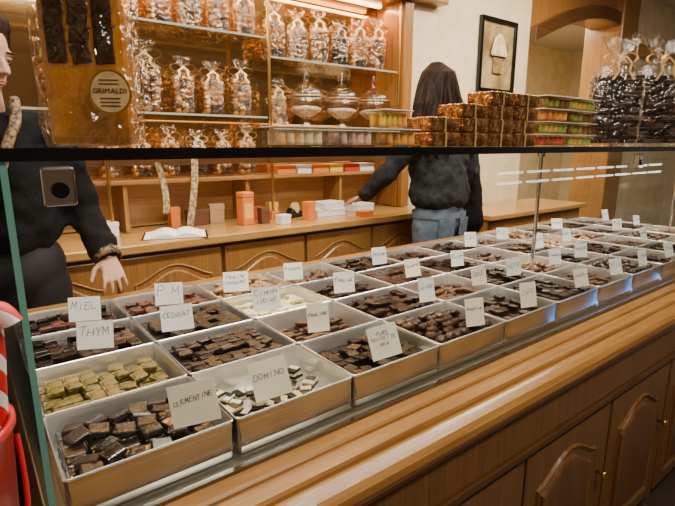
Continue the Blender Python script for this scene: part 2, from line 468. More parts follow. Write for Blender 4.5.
def choc_mesh(k, a, b):
    key = (k, a, b)
    if key not in mesh_cache:
        v, f, mi, sm = KIN[k]
        me = bpy.data.meshes.new(KNAME[k]); me.from_pydata(v, [], f)
        me.materials.append(CH[a]); me.materials.append(CH[b])
        for p, m in zip(me.polygons, mi): p.material_index = m; p.use_smooth = sm
        mesh_cache[key] = me
    return mesh_cache[key]

T = {
 (0,0): ('big', 'foil', 'dark', .8, 3, "glazed dark clementine chocolates"),
 (0,1): ('domino', 'black', 'white', .25, 1, "black and white layered chocolates"),
 (0,2): ('square', 'black', 'dark', .7, 3, "small black chocolate squares"),
 (0,3): ('lump', 'brown', 'milk', .8, 3, "brown chocolate clusters"),
 (0,4): ('square', 'dark', 'dark', .6, 3, "dark chocolate squares"),
 (0,5): ('square', 'black', 'dark', .6, 4, "bitter chocolate squares"),
 (0,6): ('flat', 'milk', 'brown', .6, 3, "milk chocolate pieces"),
 (0,7): ('lump', 'brown', 'brown', .7, 3, "brown chocolate clusters"),
 (1,0): ('pyr', 'green', 'green', .6, 3, "olive gold square chocolates"),
 (1,1): ('flat', 'dark', 'black', .8, 4, "dark brown chocolate pieces"),
 (1,2): ('stick', 'milk', 'brown', .5, 2, "milk chocolate sticks"),
 (1,3): ('square', 'dark', 'black', .6, 4, "dark chocolate squares"),
 (1,4): ('flat', 'milk', 'brown', .5, 3, "flat brown chocolates"),
 (1,5): ('square', 'black', 'dark', .6, 4, "dark chocolate squares"),
 (1,6): ('lump', 'milk', 'tan', .6, 2, "milk chocolate clusters"),
 (2,0): ('square', 'black', 'dark', .8, 4, "very dark chocolate squares"),
 (2,1): ('square', 'black', 'black', .7, 4, "bitter chocolate squares"),
 (2,2): ('flat', 'yellow', 'white', .5, 3, "ivory white chocolates"),
 (2,3): ('stick', 'dark', 'dark', .6, 3, "dark chocolate sticks"),
 (2,4): ('square', 'brown', 'dark', .8, 4, "brown chocolate squares"),
 (3,0): ('flat', 'black', 'red', .5, 4, "dark chocolate pieces"),
 (3,1): ('flat', 'red', 'brown', .5, 4, "reddish brown chocolates"),
 (3,2): ('lump', 'tan', 'tan', .6, 3, "pale brown praline clusters"),
 (3,3): ('dome', 'milk', 'brown', .4, 2, "milk chocolate domes"),
}
kinds_r = [('square','dark','black'), ('lump','brown','milk'), ('square','black','black'), ('lump','milk','tan'), ('square','black','dark'), ('flat','milk','tan'), ('square','brown','dark'), ('lump','tan','milk'), ('stick','dark','brown')]
desc = {'square': "squares", 'lump': "clusters", 'dome': "domes", 'flat': "flat pieces", 'stick': "sticks"}
NC = 12
for r in range(4):
    for c in range(NC):
        if (r, c) not in T:
            q = kinds_r[(c*3+r*5+(c*r) % 4) % len(kinds_r)]
            T[(r, c)] = (*q, .6, (3 if q[0] != 'lump' else 2)+(c+r) % 2, f"{q[1]} chocolate {desc[q[0]]}")

def tray_mesh():
    bm = bmesh.new(); w, d, h = .257, .207, .072; rr_ = .007
    L_ = lambda ins, z, r=rr_: rr_loop(w-ins, d-ins, r, z)
    outer = [L_(.007, 0), L_(.004, .002), L_(.004, .014), L_(.0026, .0155), L_(.004, .017), L_(.004, .056), L_(.0024, .0575), L_(.0024, .0675)]
    rim = [L_(.001, .0685), L_(0, .0700), L_(.0008, .0715), L_(.0026, .0722), L_(.0046, .070)]
    inner = [L_(.0052, .067), L_(.0065, .005, .006), L_(.010, .0025, .006)]
    loft(bm, outer, True, False, 0)
    loft(bm, [outer[-1]]+rim, False, False, 1)
    loft(bm, [rim[-1]]+inner, False, True, 2)
    bmesh.ops.remove_doubles(bm, verts=bm.verts, dist=1e-6)
    for f in bm.faces: f.smooth = True
    me = bpy.data.meshes.new("chocolate_tray"); bm.to_mesh(me); bm.free()
    for m in (steel, rimM, steelIn): me.materials.append(m)
    me.set_sharp_from_angle(angle=math.radians(28))
    return me
TM = tray_mesh()

order = sorted(T.keys(), key=lambda rc: math.hypot(CX0+PX*(rc[1]+.5), YF+PY*(rc[0]+.5)))
indiv = 0
SV, SF, SM, SS = [], [], [], []
def add_piece(k, a, b, loc, rot, desc_, buried):
    global indiv
    if indiv < 300 and not buried:
        o = bpy.data.objects.new(KNAME[k], choc_mesh(k, a, b)); o.location = loc; o.rotation_euler = rot
        link(o); info(o, f"one of the {desc_} in a tray", "chocolate", group=f"{desc_} in one tray")
        indiv += 1
    else:
        v, f, mi, sm = KIN[k]
        M = Matrix.Translation(loc) @ Euler(rot).to_matrix().to_4x4()
        o0 = len(SV)
        for p in v: SV.append(tuple(M @ Vector(p)))
        for q, m in zip(f, mi):
            SF.append(tuple(i+o0 for i in q)); SM.append(CK.index(b if m else a)); SS.append(sm)

for rc in order:
    r, c = rc
    k, a, b, fill, NL, ds = T[rc]
    cx = CX0+PX*(c+.5); cy = YF+PY*(r+.5)
    t = bpy.data.objects.new("chocolate_tray", TM)
    t.location = (cx, cy, BASE-.001); t.rotation_euler = (0, 0, R(-.008, .008)); link(t)
    info(t, f"rectangular stainless steel tray holding {ds}", "tray", group="steel chocolate trays in the display counter")
    zf = BASE+.0025
    W, D = .234, .184
    nx, ny = {'square': (8, 6), 'big': (6, 6), 'stick': (5, 8), 'lump': (7, 6), 'dome': (8, 6), 'flat': (7, 7), 'pyr': (7, 5), 'domino': (7, 5)}[k]
    hh = KH[k]
    for layer in range(NL+1):
        top = layer == NL
        for i in range(nx):
            for j in range(ny):
                if top and (random.random() > fill): continue
                if NL == 1 and layer == 0 and random.random() < .22: continue
                if NL > 1 and layer == NL-1 and random.random() < .05: continue
                sx = W/nx; sy = D/ny
                px = cx-W/2+sx*(i+.5)+R(-.0015, .0015); py = cy-D/2+sy*(j+.5)+R(-.0015, .0015)
                if top: px = cx+(px-cx)*.90; py = cy+(py-cy)*.90
                ti = .02 if layer < NL-1 else (.04 if not top else .12)
                if k == 'lump': ti *= 2
                if k == 'big' and layer >= NL-1: ti *= 1.6
                z = zf+hh+.001+layer*(2*hh+.0008)+(R(0, .001) if layer >= NL-1 else 0)+(.0012 if top else 0)
                aa, bb = a, b
                if k != 'domino' and random.random() < .24: aa = b
                if rc == (0, 2) and random.random() < .05: aa = 'white'
                if k == 'domino': aa, bb = (a, b) if random.random() < .55 else (b, a)
                rz = R(-.08, .08) if not top else R(-.4, .4)
                if k == 'domino': rz = R(-1.2, 1.2)
                add_piece(k, aa, bb, (px, py, z), (R(-ti, ti), R(-ti, ti), rz), ds, layer < NL-1)
me = bpy.data.meshes.new("chocolates"); me.from_pydata(SV, [], SF)
for kk in CK: me.materials.append(CH[kk])
for p, m, s_ in zip(me.polygons, SM, SS): p.material_index = m; p.use_smooth = s_
o = bpy.data.objects.new("chocolates", me); link(o)
info(o, "assorted dark, milk and praline chocolates filling the farther trays", "chocolates", kind="stuff")

CT = {(0,0): ("CLEMENTINE", .77, -.55, .55), (0,1): ("DOMINO", .32, -.35, .5), (0,2): ("PURE\nNOISETTE\nnoir", .40, -.35, .5), (0,3): ("NOUGATINE", .60, -.3, 0), (0,4): ("CAFE", .53, -.3, 0),
      (0,5): ("CARAMEL", .69, -.2, 0), (0,6): ("NOIX", .63, -.2, 0), (1,2): ("PRALINE", .30, -.35, 0), (1,3): ("POIVRE", .80, -.2, 0), (1,4): ("GRUE", .75, -.2, 0), (1,5): ("NOIR", .5, -.2, 0),
      (2,0): ("THYM", .53, -.45, 0), (2,1): ("CEDRAT", .24, -.45, .2), (2,2): ("Citron\nivoire", .20, -.4, .15), (2,3): ("Praline", .25, -.3, 0), (3,0): ("MIEL", .60, -.4, 0), (3,1): ("P.M", .44, -.4, 0),
      (3,2): ("Praline\nCroquant", .24, -.4, 0), (3,3): ("Pistache", .05, -.35, 0)}
spare = ["Noisette", "Rhum", "Orange", "Menthe", "Cassis", "Cafe", "Miel", "Citron", "Amande", "Cannelle"]
CREAM = {(0,0), (0,1), (0,2), (0,3), (0,4), (0,5), (1,2), (1,4), (2,4)}
for r in range(4):
    for c in range(NC):
        if (r, c) in ((1, 0), (1, 1), (2, 6), (3, 5), (1, 8), (3, 8), (2, 9), (1, 10), (3, 10)): continue
        if (r, c) in CT: txt, fr, rz, ro = CT[(r, c)]
        else: txt, fr, rz, ro = spare[(r*3+c) % 10], R(.3, .75), R(-.45, 0), R(-.25, .25)
        cx = CX0+PX*(c+fr); cy = YF+PY*r+.028
        w, h = (.076, .062) if c < 3 else (.066*R(.85, 1.05), .060*R(.9, 1.1))
        if (r, c) == (0, 0): w, h = .078, .068
        if (r, c) in ((0, 1), (0, 2)): w, h = .068, .070
        if (r, c) in ((0, 4), (1, 2), (1, 3), (0, 3)): w, h = .055, .070
        cd = box("name_card", (w, .0012, h), (cx, cy, .938), paperC if (r, c) in CREAM else paper)
        cd.rotation_euler = (math.radians(-14+R(-5, 5)), ro*-.35, rz)
        pen_text("handwriting", txt.split("\n"), w*.86, h*.62, inkBlue if (r*5+c) % 3 == 2 else ink, cd, (0, -.0010, .008), .0005 if r == 0 else .00065)
        info(cd, f"{'cream' if (r, c) in CREAM else 'white'} paper card with handwritten {txt.replace(chr(10), ' ')}", "name card", group="handwritten name cards in the trays")

# ------------------------------------------------------------------ cellophane bag
def bag_mesh_parts(w, d, h, contents, seed, wrapm, step=.019, neat=False):
    rnd = random.Random(seed)
    bm = bmesh.new(); N = 40
    def loop(fw, z, wave, rd=.3):
        pts = []
        for i in range(N):
            a = 2*math.pi*i/N; ca, sa = math.cos(a), math.sin(a)
            e_ = .45 if rd < .5 else 1
            x = w/2*fw*math.copysign(abs(ca)**e_, ca); y = d/2*fw*math.copysign(abs(sa)**e_, sa)
            k_ = 1+wave*math.sin(a*8+seed)
            pts.append((x*k_, y*k_, z+(wave*h*.12*math.cos(a*5+seed) if z > 0 else 0)))
        return pts
    loft(bm, [loop(.92, 0, 0), loop(1.0, .02*h, 0), loop(1.03, .3*h, .01), loop(1.0, .60*h, .02), loop(.8, .69*h, .05, .6), loop(.24, .77*h, .05, 1), loop(.22, .79*h, .05, 1), loop(.5, .86*h, .14, 1), loop(.72, .97*h, .20, 1)], True)
    wrap = bpy.data.meshes.new("cellophane_wrap"); bm.to_mesh(wrap); bm.free()
    for p in wrap.polygons: p.use_smooth = True
    wrap.materials.append(wrapm)
    V, F, MI = [], [], []
    zz = .016
    nxx, nyy = max(2, int(w/.030)), max(1, int(d/.03))
    while zz < .62*h:
        for i in range(nxx):
            for j in range(nyy):
                k = contents[rnd.randrange(len(contents))]
                v, f, mi, sm = KIN[k[0]]
                loc = (-w*.42+(i+.5)*w*.84/nxx+rnd.uniform(-.003, .003), -d*.4+(j+.5)*d*.8/nyy, zz+rnd.uniform(0, .004 if not neat else .001))
                tl = .06 if neat else .8
                M = Matrix.Translation(loc) @ Euler((rnd.uniform(-tl, tl), rnd.uniform(-tl, tl), rnd.uniform(-2, 2) if not neat else rnd.uniform(-.1, .1))).to_matrix().to_4x4()
                o0 = len(V); V += [tuple(M @ Vector(p)) for p in v]
                for q, m in zip(f, mi): F.append(tuple(a+o0 for a in q)); MI.append(k[1])
        zz += step
    cm = bpy.data.meshes.new("wrapped_chocolates"); cm.from_pydata(V, [], F)
    for p, m in zip(cm.polygons, MI): p.material_index = m
    for m in BAGM: cm.materials.append(m)
    bm = bmesh.new(); nz = .78*h; bw = min(w*.55, .055)
    for sgn in (-1, 1):
        path = []
        for i in range(13):
            a = math.pi*2*i/12
            path.append((sgn*(bw/2-bw/2*math.cos(a)), nz+bw*.30*math.sin(a)))
        for p0, p1 in zip(path, path[1:]):
            bm.faces.new([bm.verts.new(q) for q in ((p0[0], -d*.14-.008, p0[1]), (p1[0], -d*.14-.008, p1[1]), (p1[0], -d*.14+.008, p1[1]), (p0[0], -d*.14+.008, p0[1]))])
        tl = [(0, nz), (sgn*bw*.4, nz-.06*h), (sgn*bw*.3, nz-.12*h), (sgn*bw*.62, nz-.2*h)]
        for p0, p1 in zip(tl, tl[1:]):
            bm.faces.new([bm.verts.new((p0[0]-.004, -d*.54, p0[1])), bm.verts.new((p0[0]+.004, -d*.54, p0[1])), bm.verts.new((p1[0]+.004, -d*.56, p1[1])), bm.verts.new((p1[0]-.004, -d*.56, p1[1]))])
    bmesh.ops.create_uvsphere(bm, u_segments=10, v_segments=6, radius=.009, matrix=Matrix.Translation((0, -d*.14, nz)))
    bow = bpy.data.meshes.new("ribbon_bow"); bm.to_mesh(bow); bm.free(); 
    return wrap, cm, bow

foilG = P("gold_foil", (.85, .55, .18), .25, .8, var=.4, scale=60, bump=.4, bscale=80)
foilS = P("silver_foil", (.75, .66, .50), .25, .8, bump=.4, bscale=80)
amber = P("amber_candy", (.65, .26, .04), .2, var=.4, scale=40)
BAGM = [CH['dark'], CH['milk'], foilG, white, amber, foilS, CH['brown'], CH['black'], CH['tan']]
ribG = P("gold_ribbon", (.85, .60, .25), .3, .7)
ribW = P("cream_ribbon", (.8, .72, .55), .4)
bagtypes = []
for i, (w, d, h, cont, rib, ds) in enumerate([
    (.100, .060, .24, [('lump', 2), ('lump', 4), ('square', 2), ('lump', 6)], ribG, "cellophane bag of gold wrapped sweets tied with gold ribbon"),
    (.095, .060, .23, [('lump', 1), ('square', 8), ('lump', 6), ('lump', 0)], ribW, "cellophane bag of mixed chocolates tied with cream ribbon"),
    (.100, .055, .26, [('lump', 4), ('dome', 4), ('square', 2), ('lump', 1)], ribG, "cellophane bag of amber sweets tied with gold ribbon"),
    (.105, .060, .25, [('lump', 5), ('lump', 8), ('dome', 1), ('lump', 2)], ribG, "cellophane bag of silver wrapped chocolates with gold ribbon"),
    (.165, .09, .38, [('big', 0), ('big', 6), ('big', 7), ('big', 0)], ribG, "tall cellophane bag of dark chocolates tied with gold ribbon")]):
    w_, c_, b_ = bag_mesh_parts(w, d, h, cont, i+1, cello, .020 if i < 4 else .0135, i == 4)
    b_.materials.append(rib)
    bagtypes.append((w_, c_, b_, ds))
def bag(i, loc, rz=0, group=None, sc=1):
    w_, c_, b_, ds = bagtypes[i]
    e = empty("gift_bag", loc, rz); e.scale = (sc, sc, sc)
    for nm, m in (("cellophane_wrap", w_), ("wrapped_chocolates", c_), ("ribbon_bow", b_)):
        o = bpy.data.objects.new(nm, m); o.parent = e; link(o)
    info(e, ds, "gift bag", group=group)
    return e

# ------------------------------------------------------------------ back wall unit
hut = empty("wall_shelf_unit", (0, 2.45, 0))
info(hut, "oak wall unit with lit glass shelves and brass posts", "shelf unit")
def hb(name, x0, x1, y0, y1, z0, z1, m, bev=0): return box6(name, x0, x1, y0-2.45, y1-2.45, z0, z1, m, hut, bev)
backm = P("bronze_mirror_back", (.46, .26, .10), .08, .9)
hb("back_panel", -1.0, 2.50, 2.735, 2.757, .93, 2.27, backm)
hb("side_panel", 2.44, 2.515, 2.45, 2.735, .93, 2.27, oakB, .004)
hb("side_panel", -1.06, -1.0, 2.45, 2.757, .93, 2.27, oakB, .004)
hb("top_panel", -1.06, 2.515, 2.50, 2.757, 2.27, 2.45, oakX, .004)
hb("led_strip", -.9, 2.4, 2.64, 2.67, 2.255, 2.27, warmLED)
hb("glass_shelf", -.9, 1.42, 2.50, 2.735, 1.922, 1.930, glassS)
hb("glass_shelf", -.9, 1.42, 2.50, 2.735, 1.502, 1.510, glassS)
hb("glass_shelf", 1.44, 2.44, 2.50, 2.735, 1.827, 1.835, glassS)
hb("glass_shelf", 1.44, 2.44, 2.47, 2.735, 1.442, 1.450, glassS)
shE = P("shelf_edge", (.30, .34, .28), .2, emit=(.5, .45, .3), estr=.15)
for xa, xb, z, yy in ((-.9, 1.42, 1.926, 2.5), (-.9, 1.42, 1.506, 2.5), (1.44, 2.44, 1.831, 2.5), (1.44, 2.44, 1.446, 2.47)):
    hb("shelf_edge", xa, xb, yy-.005, yy, z-.005, z+.005, shE)
for px in (1.43, .55, 2.425, -.3):
    cyl("brass_post", .009, 1.34, (px, 2.482-2.45, 1.60), gold, hut)
hb("wood_shelf", -1.0, 2.44, 2.50, 2.735, 1.165, 1.185, oakX, .003)
hb("wood_backing", -1.0, 2.44, 2.70, 2.734, .93, 1.165, oakL)
hb("wood_rail", -1.0, 2.44, 2.50, 2.52, 1.255, 1.30, oakD, .003)
for px in (-.2, .62, 1.28, 1.95):
    hb("divider", px, px+.02, 2.52, 2.70, .93, 1.165, oakB)

G1 = "gift bags on the lit glass shelves"
for n in range(5):
    bag([1, 0, 3, 2, 0][n], (.74+.155*n, 2.62, 1.931), R(-.4, -.2), G1, R(1.1, 1.25))
for n in range(6):
    bag([0, 3, 2, 1, 0, 2][n], (1.54+.158*n, 2.61, 1.836), R(-.4, -.2), G1, R(1.2, 1.35))
for n, (xx, ty, sc) in enumerate([(.42, 2, 1.2), (.60, 0, 1.1), (.80, 3, 1.45), (.99, 2, 1.15), (1.15, 0, 1.2), (1.32, 2, 1.2)]):
    bag(ty, (xx, 2.61, 1.511), R(-.4, -.2), G1, sc)
for n in range(6):
    bag([2, 0, 2, 1, 0, 2][n], (.60+.15*n, 2.63, 1.186), R(-.3, -.1), "gift bags on the oak shelf", R(1.0, 1.12))

jarprof_b = [(0, 0), (.05, 0), (.052, .006), (.02, .014), (.012, .03), (.014, .045), (.03, .055), (.075, .085), (.088, .12), (.082, .15), (.078, .155)]
lidprof = [(.084, .155), (.086, .162), (.075, .185), (.045, .21), (.018, .222), (.012, .235), (.022, .25), (.018, .265), (.006, .275), (.009, .285), (0, .292)]
def candyjar(loc, m):
    e = empty("candy_jar", loc); e.scale = (1.34, 1.34, 1.25)
    lathe("bowl", jarprof_b, jarG, e); lathe("lid", lidprof, jarG, e)
    lathe("sweets", [(0, .058), (.028, .06), (.066, .088), (.072, .098), (.05, .108), (0, .112)], m, e)
    lathe("gold_rim", [(.079, .152), (.090, .153), (.090, .157), (.079, .158)], foilS, e)
    info(e, "footed glass candy jar with domed lid and finial", "candy jar", group="footed glass candy jars on the glass shelf")
cm = P("pale_sweets", (.80, .70, .52), .5, color2=(.5, .35, .2), scale=70, bump=.6)
for px in (1.75, 2.03, 2.30): candyjar((px, 2.60, 1.451), cm)
bag(2, (1.54, 2.58, 1.451), -.3, G1, 1.1)

cols = {'orange': P("orange_card", (.70, .20, .03), .5), 'white': white, 'tan': P("kraft_card", (.45, .28, .13), .7), 'red': P("red_card", (.5, .04, .02), .5), 'yellow': P("yellow_card", (.8, .5, .08), .5), 'brown': P("brown_card", (.12, .05, .025), .5)}
def carton(loc, size, c, rz=0, lab=None, grp=None, name="carton_box"):
    e = empty(name, loc, rz); w, d, h = size
    box("box_base", (w, d, h*.7), (0, 0, h*.35), cols[c], e, bev=.002)
    box("box_lid", (w+.004, d+.004, h*.3), (0, 0, h*.85), cols[c], e, bev=.002)
    info(e, lab or f"{c} lidded cardboard box", "box", group=grp)
x = 1.50
for n, (w, c) in enumerate([(.13, 'orange'), (.10, 'white'), (.12, 'orange'), (.10, 'yellow'), (.12, 'red'), (.12, 'white')]):
    carton((x+w/2, 2.60, 1.1855), (w, .12, .05), c, R(-.03, .03), f"{c} lidded cardboard box on the oak shelf", "flat cardboard boxes on the oak shelf"); x += w+.015

# ------------------------------------------------------------------ back cabinet with worktop
bc = empty("back_cabinet", (0, 2.2, 0)); info(bc, "honey oak base cabinet with arched raised panel doors", "cabinet")
def bb(name, x0, x1, y0, y1, z0, z1, m, bev=0): return box6(name, x0, x1, y0-2.2, y1-2.2, z0, z1, m, bc, bev)
bb("carcass", -1.0, 2.50, 2.25, 2.73, .08, .882, oakP)
bb("plinth", -1.0, 2.50, 2.29, 2.72, 0, .08, oakD)
for n in range(7):
    xa = -.98+.495*n
    door_part(bc, xa, xa+.48, .10, .865, .04, oakB, oakB)
wt = box6("worktop", -1.02, 2.51, 2.195, 2.698, .884, .925, oakL, bev=.006); info(wt, "light oak continuous worktop over the base cabinets", "worktop")
b2 = empty("side_cabinet", (2.9, 2.0, 0)); info(b2, "low honey oak cabinet standing against the cream wall", "cabinet")
box6("carcass", 0, 1.3, .05, .49, 0, .84, oakB, b2)
for n in range(2): door_part(b2, .03+.62*n, .63+.62*n, .08, .82, .035, oakB, oakX)
box6("cabinet_top", -.02, 1.32, 0, .495, .84, .875, oakL, b2, .005)

Zw = .9255
e = empty("open_notebook", (.80, 2.34, Zw), -.35)
for sgn in (-1, 1):
    bm = bmesh.new()
    rows = []
    for i in range(9):
        t = i/8; rows.append((sgn*.14*t, .004+.026*math.sin(math.pi*min(1, t*1.1+.05))*(1-t*.6)))
    va = [bm.verts.new((x_, -.10, z_)) for x_, z_ in rows]; vb = [bm.verts.new((x_, .10, z_)) for x_, z_ in rows]
    vc = [bm.verts.new((x_, -.10, .001)) for x_, z_ in rows]; vd = [bm.verts.new((x_, .10, .001)) for x_, z_ in rows]
    for i in range(8):
        bm.faces.new((va[i], va[i+1], vb[i+1], vb[i])); bm.faces.new((vc[i], vc[i+1], va[i+1], va[i])); bm.faces.new((vb[i], vb[i+1], vd[i+1], vd[i]))
    bm.faces.new((va[8], vc[8], vd[8], vb[8])); bmesh.ops.recalc_face_normals(bm, faces=bm.faces)
    from_bm("pages", bm, paper, e)
box("cover", (.30, .22, .001), (0, 0, .0006), blackM, e)
info(e, "open notebook with white pages on the worktop", "notebook")
carton((.52, 2.5, Zw), (.09, .09, .07), 'white', .2, "small white box next to the notebook")
e = empty("orange_tin", (1.22, 2.42, Zw), .1)
box("tin_body", (.07, .07, .15), (0, 0, .075), cols['orange'], e, bev=.006)
box("tin_lid", (.074, .074, .03), (0, 0, .165), cols['orange'], e, bev=.006)
box("tin_label", (.05, .001, .08), (0, -.0355, .08), cols['yellow'], e)
info(e, "tall orange tin with a yellow label on the worktop", "tin")
carton((1.80, 2.46, Zw), (.20, .13, .045), 'white', -.1, "flat white cardboard box on the worktop")
carton((1.81, 2.46, Zw+.0455), (.17, .12, .04), 'white', .12, "flat white cardboard box stacked on another")
carton((2.10, 2.50, Zw), (.16, .12, .05), 'white', .1, "white cardboard box on the worktop")
carton((1.98, 2.30, Zw), (.10, .07, .03), 'orange', .3, "small orange box by the worktop edge")
for n, (xx, yy, c, w) in enumerate([(1.36, 2.55, 'red', .06), (1.44, 2.5, 'orange', .05), (1.50, 2.62, 'yellow', .06), (1.60, 2.36, 'orange', .06), (1.0, 2.56, 'brown', .12), (1.12, 2.58, 'tan', .08), (.88, 2.58, 'orange', .05), (1.32, 2.40, 'brown', .05), (1.40, 2.32, 'white', .07)]):
    carton((xx, yy, Zw), (w, .05, R(.04, .11)), c, R(-.3, .3), f"small {c} cardboard box at the back of the worktop")
e = empty("tape_dispenser", (1.60, 2.50, Zw), .3)
bm = bmesh.new(); poly_prism(bm, [(-.07, 0), (.07, 0), (.07, .03), (.05, .035), (.0, .02), (-.05, .06), (-.07, .04)], .02, -.02, bev=.003); from_bm("dispenser_body", bm, blackM, e)
cyl("tape_roll", .035, .018, (-.01, 0, .055), P("tape", (.6, .45, .2), .3), e, rot=(math.pi/2, 0, 0), seg=24)
info(e, "black desk tape dispenser with amber tape roll", "tape dispenser")
def paperstrip(x, y, z0, z1, w, rz, seed):
    bm = bmesh.new(); rows = []
    for i in range(13):
        t = i/12; yy = .02*math.sin(t*4+seed); xx = .03*math.sin(t*2.2+seed)
        rows.append((bm.verts.new((-w/2+xx, yy, z1+(z0-z1)*t)), bm.verts.new((w/2+xx, yy, z1+(z0-z1)*t))))
    for a, b in zip(rows, rows[1:]): bm.faces.new((a[0], a[1], b[1], b[0]))
    o = from_bm("hanging_paper_strip", bm, P("lined_paper", (.55, .42, .24), .8, color2=(.18, .11, .05), scale=65), None, (x, y, 0), (0, 0, rz), True)
    info(o, "curling strip of printed paper hanging from the shelf rail", "paper strip", group="printed paper strips hanging from the shelf")
paperstrip(.78, 2.475, 1.02, 1.27, .03, -.3, 0); paperstrip(.94, 2.475, .935, 1.29, .034, -.3, 1.5)

# ------------------------------------------------------------------ top shelf goods
ZT = 1.348
e = empty("gift_pack", (.168, .80, ZT), math.radians(-30))
ambw = P("amber_pack", (.52, .20, .025), .10, color2=(.16, .055, .010), scale=7, bump=.4, bscale=16, coat=1.0, emit=(1, .34, .03), estr=.07)
box("wrapped_core", (.112, .052, .29), (0, 0, .147), ambw, e, bev=.012)
bm = bmesh.new()
rr3 = random.Random(11)
lps = []
for zz, ww, dd in ((0, .120, .068), (.03, .130, .074), (.07, .126, .072), (.12, .130, .075), (.17, .126, .072), (.22, .132, .076), (.27, .128, .074), (.31, .112, .058), (.345, .05, .03), (.37, .03, .02), (.40, .08, .05), (.43, .11, .07)):
    lp = rr_loop(ww, dd, min(.012, dd*.3), zz)
    lps.append([(p[0]+(rr3.uniform(-.002, .002) if zz else 0), p[1]-abs(rr3.uniform(-.001, .001)), p[2]+(rr3.uniform(-.004, .004) if zz else 0)) for p in lp])
loft(bm, lps, True)
from_bm("cellophane_wrap", bm, cello, e)
bm = bmesh.new(); pts = [(.025*math.cos(2*math.pi*t/28), .029*math.sin(2*math.pi*t/28)*(1 if math.sin(2*math.pi*t/28) > 0 else .85)) for t in range(28)]
poly_prism(bm, pts, .0006, -.0006)
lab = from_bm("brand_label", bm, P("parchment_label", (.72, .52, .24), .5, var=.2, scale=60), e, (.036, -.0400, .072))
bm = bmesh.new(); poly_prism(bm, [(p[0]*1.14, p[1]*1.12) for p in pts], .0012, .0006)
from_bm("gold_label_border", bm, gold, lab)
from_me("label_text", text_mesh("GRIMALDI", .012, .044), P("brown_print", (.05, .02, .01), .4), lab, (0, -.0010, .0035), (math.pi/2, 0, 0))
for zz in (.018, .013, -.006, -.011, -.016): box("label_line", (.026, .0008, .0009), (0, -.0010, zz), CH['brown'], lab)
bm = bmesh.new()
rr2 = random.Random(3)
for n in range(60):
    s_ = rr2.uniform(.5, 1.3)
    bm_box(bm, (.004*s_, .001, .005*s_), (rr2.uniform(-.048, .048), -.0272, rr2.uniform(.12, .285)), M=Euler((0, rr2.uniform(0, 3), 0)).to_matrix().to_4x4())
fl = from_bm("gold_flakes", bm, foilG, e); fl["kind"] = "stuff"
bm = bmesh.new()
for i in range(3):
    for j in range(7): bm_box(bm, (.026, .004, .026), (-.032+.031*i, -.0268, .125+.024*j), bev=.0015, seg=1, M=Euler((0, rr2.uniform(-.2, .2), 0)).to_matrix().to_4x4())
from_bm("dark_contents", bm, CH['brown'], e)
info(e, "large cellophane wrapped amber gift pack with cream shop label", "gift pack")

def clear_box(loc, size, colors, rz=0, grp="clear plastic boxes of sweets on the counter top"):
    e = empty("clear_sweet_box", loc, rz); w, d, h = size
    bm = bmesh.new(); bm_box(bm, (w, d, h-.001), (0, 0, h/2), bev=.002)
    from_bm("clear_case", bm, clearbox, e)
    bm = bmesh.new(); nn = 5
    for i in range(nn):
        for j in range(2):
            lathe_bm([(0, .004), (w/nn*.42, .004), (w/nn*.44, h*.3), (w/nn*.4, h*.42), (w/nn*.44, h*.5), (w/nn*.42, h*.78), (0, h*.85)], 12, bm, (-w*.46+w*.92*(i+.5)/nn, (j-.5)*d*.45, 0))
    m = P("sweet_"+str(len(bpy.data.materials)), colors[0], .5, color2=colors[1], scale=30, emit=colors[0], estr=.10)
    from_bm("sweets", bm, m, e, smooth=True)
    box("case_lid_rim", (w+.002, d+.002, .003), (0, 0, h-.0016), P("rim_clear", (.6, .52, .40), .2), e, bev=.001)
    info(e, "small clear plastic box filled with coloured round sweets", "box", group=grp)
OR = (.75, .35, .06); BR = (.16, .06, .02); GR = (.25, .34, .06); RD = (.55, .07, .03); PK = (.7, .45, .32); CR = (.75, .62, .36)
clear_box((.545, .85, ZT), (.115, .07, .040), (CR, OR), -.05)
clear_box((.675, .85, ZT), (.125, .07, .040), (PK, BR), .02)
clear_box((.81, .85, ZT), (.120, .07, .040), (OR, BR), -.04)
clear_box((.80, .85, ZT+.0415), (.09, .07, .040), (OR, (.8, .6, .1)), .03)
for lv in range(4):
    cs = [(RD, BR), (GR, OR), (OR, RD), (BR, GR)]
    for cc in range(2):
        clear_box((1.48+.165*cc+R(-.012, .012), .85, ZT+lv*.0375), (.155, .08, .0365), cs[(lv+cc*2) % 4] if lv % 2 else cs[(lv+cc) % 4], R(-.05, .05))
bronze = P("bronze_foil_wrap", (.80, .43, .16), .16, .88, color2=(.26, .11, .035), scale=38, bump=.9, bscale=55)
def foil_box(loc, rz):
    e = empty("foil_gift_box", loc, rz)
    box("wrapped_box", (.110, .08, .034), (0, 0, .017), bronze, e, bev=.003)
    box("ribbon", (.006, .0815, .0355), (.0, 0, .0172), ribG, e, bev=.001)
    info(e, "small box wrapped in crinkled bronze foil with gold ribbon", "box", group="bronze foil gift boxes stacked on the counter top")
for cc, nl in enumerate([2, 3, 4, 4]):
    for lv in range(nl):
        foil_box((.955+.1145*cc+R(-.001, .001), .85+R(-.004, .004), ZT+lv*.0362), R(-.012, .012))
GB = "tall bags of dark chocolates on the counter top"
bag(4, (1.96, .87, ZT+.001), -.75, GB, 1.05)
bag(4, (2.36, .88, ZT+.001), -.75, GB, 1.18)

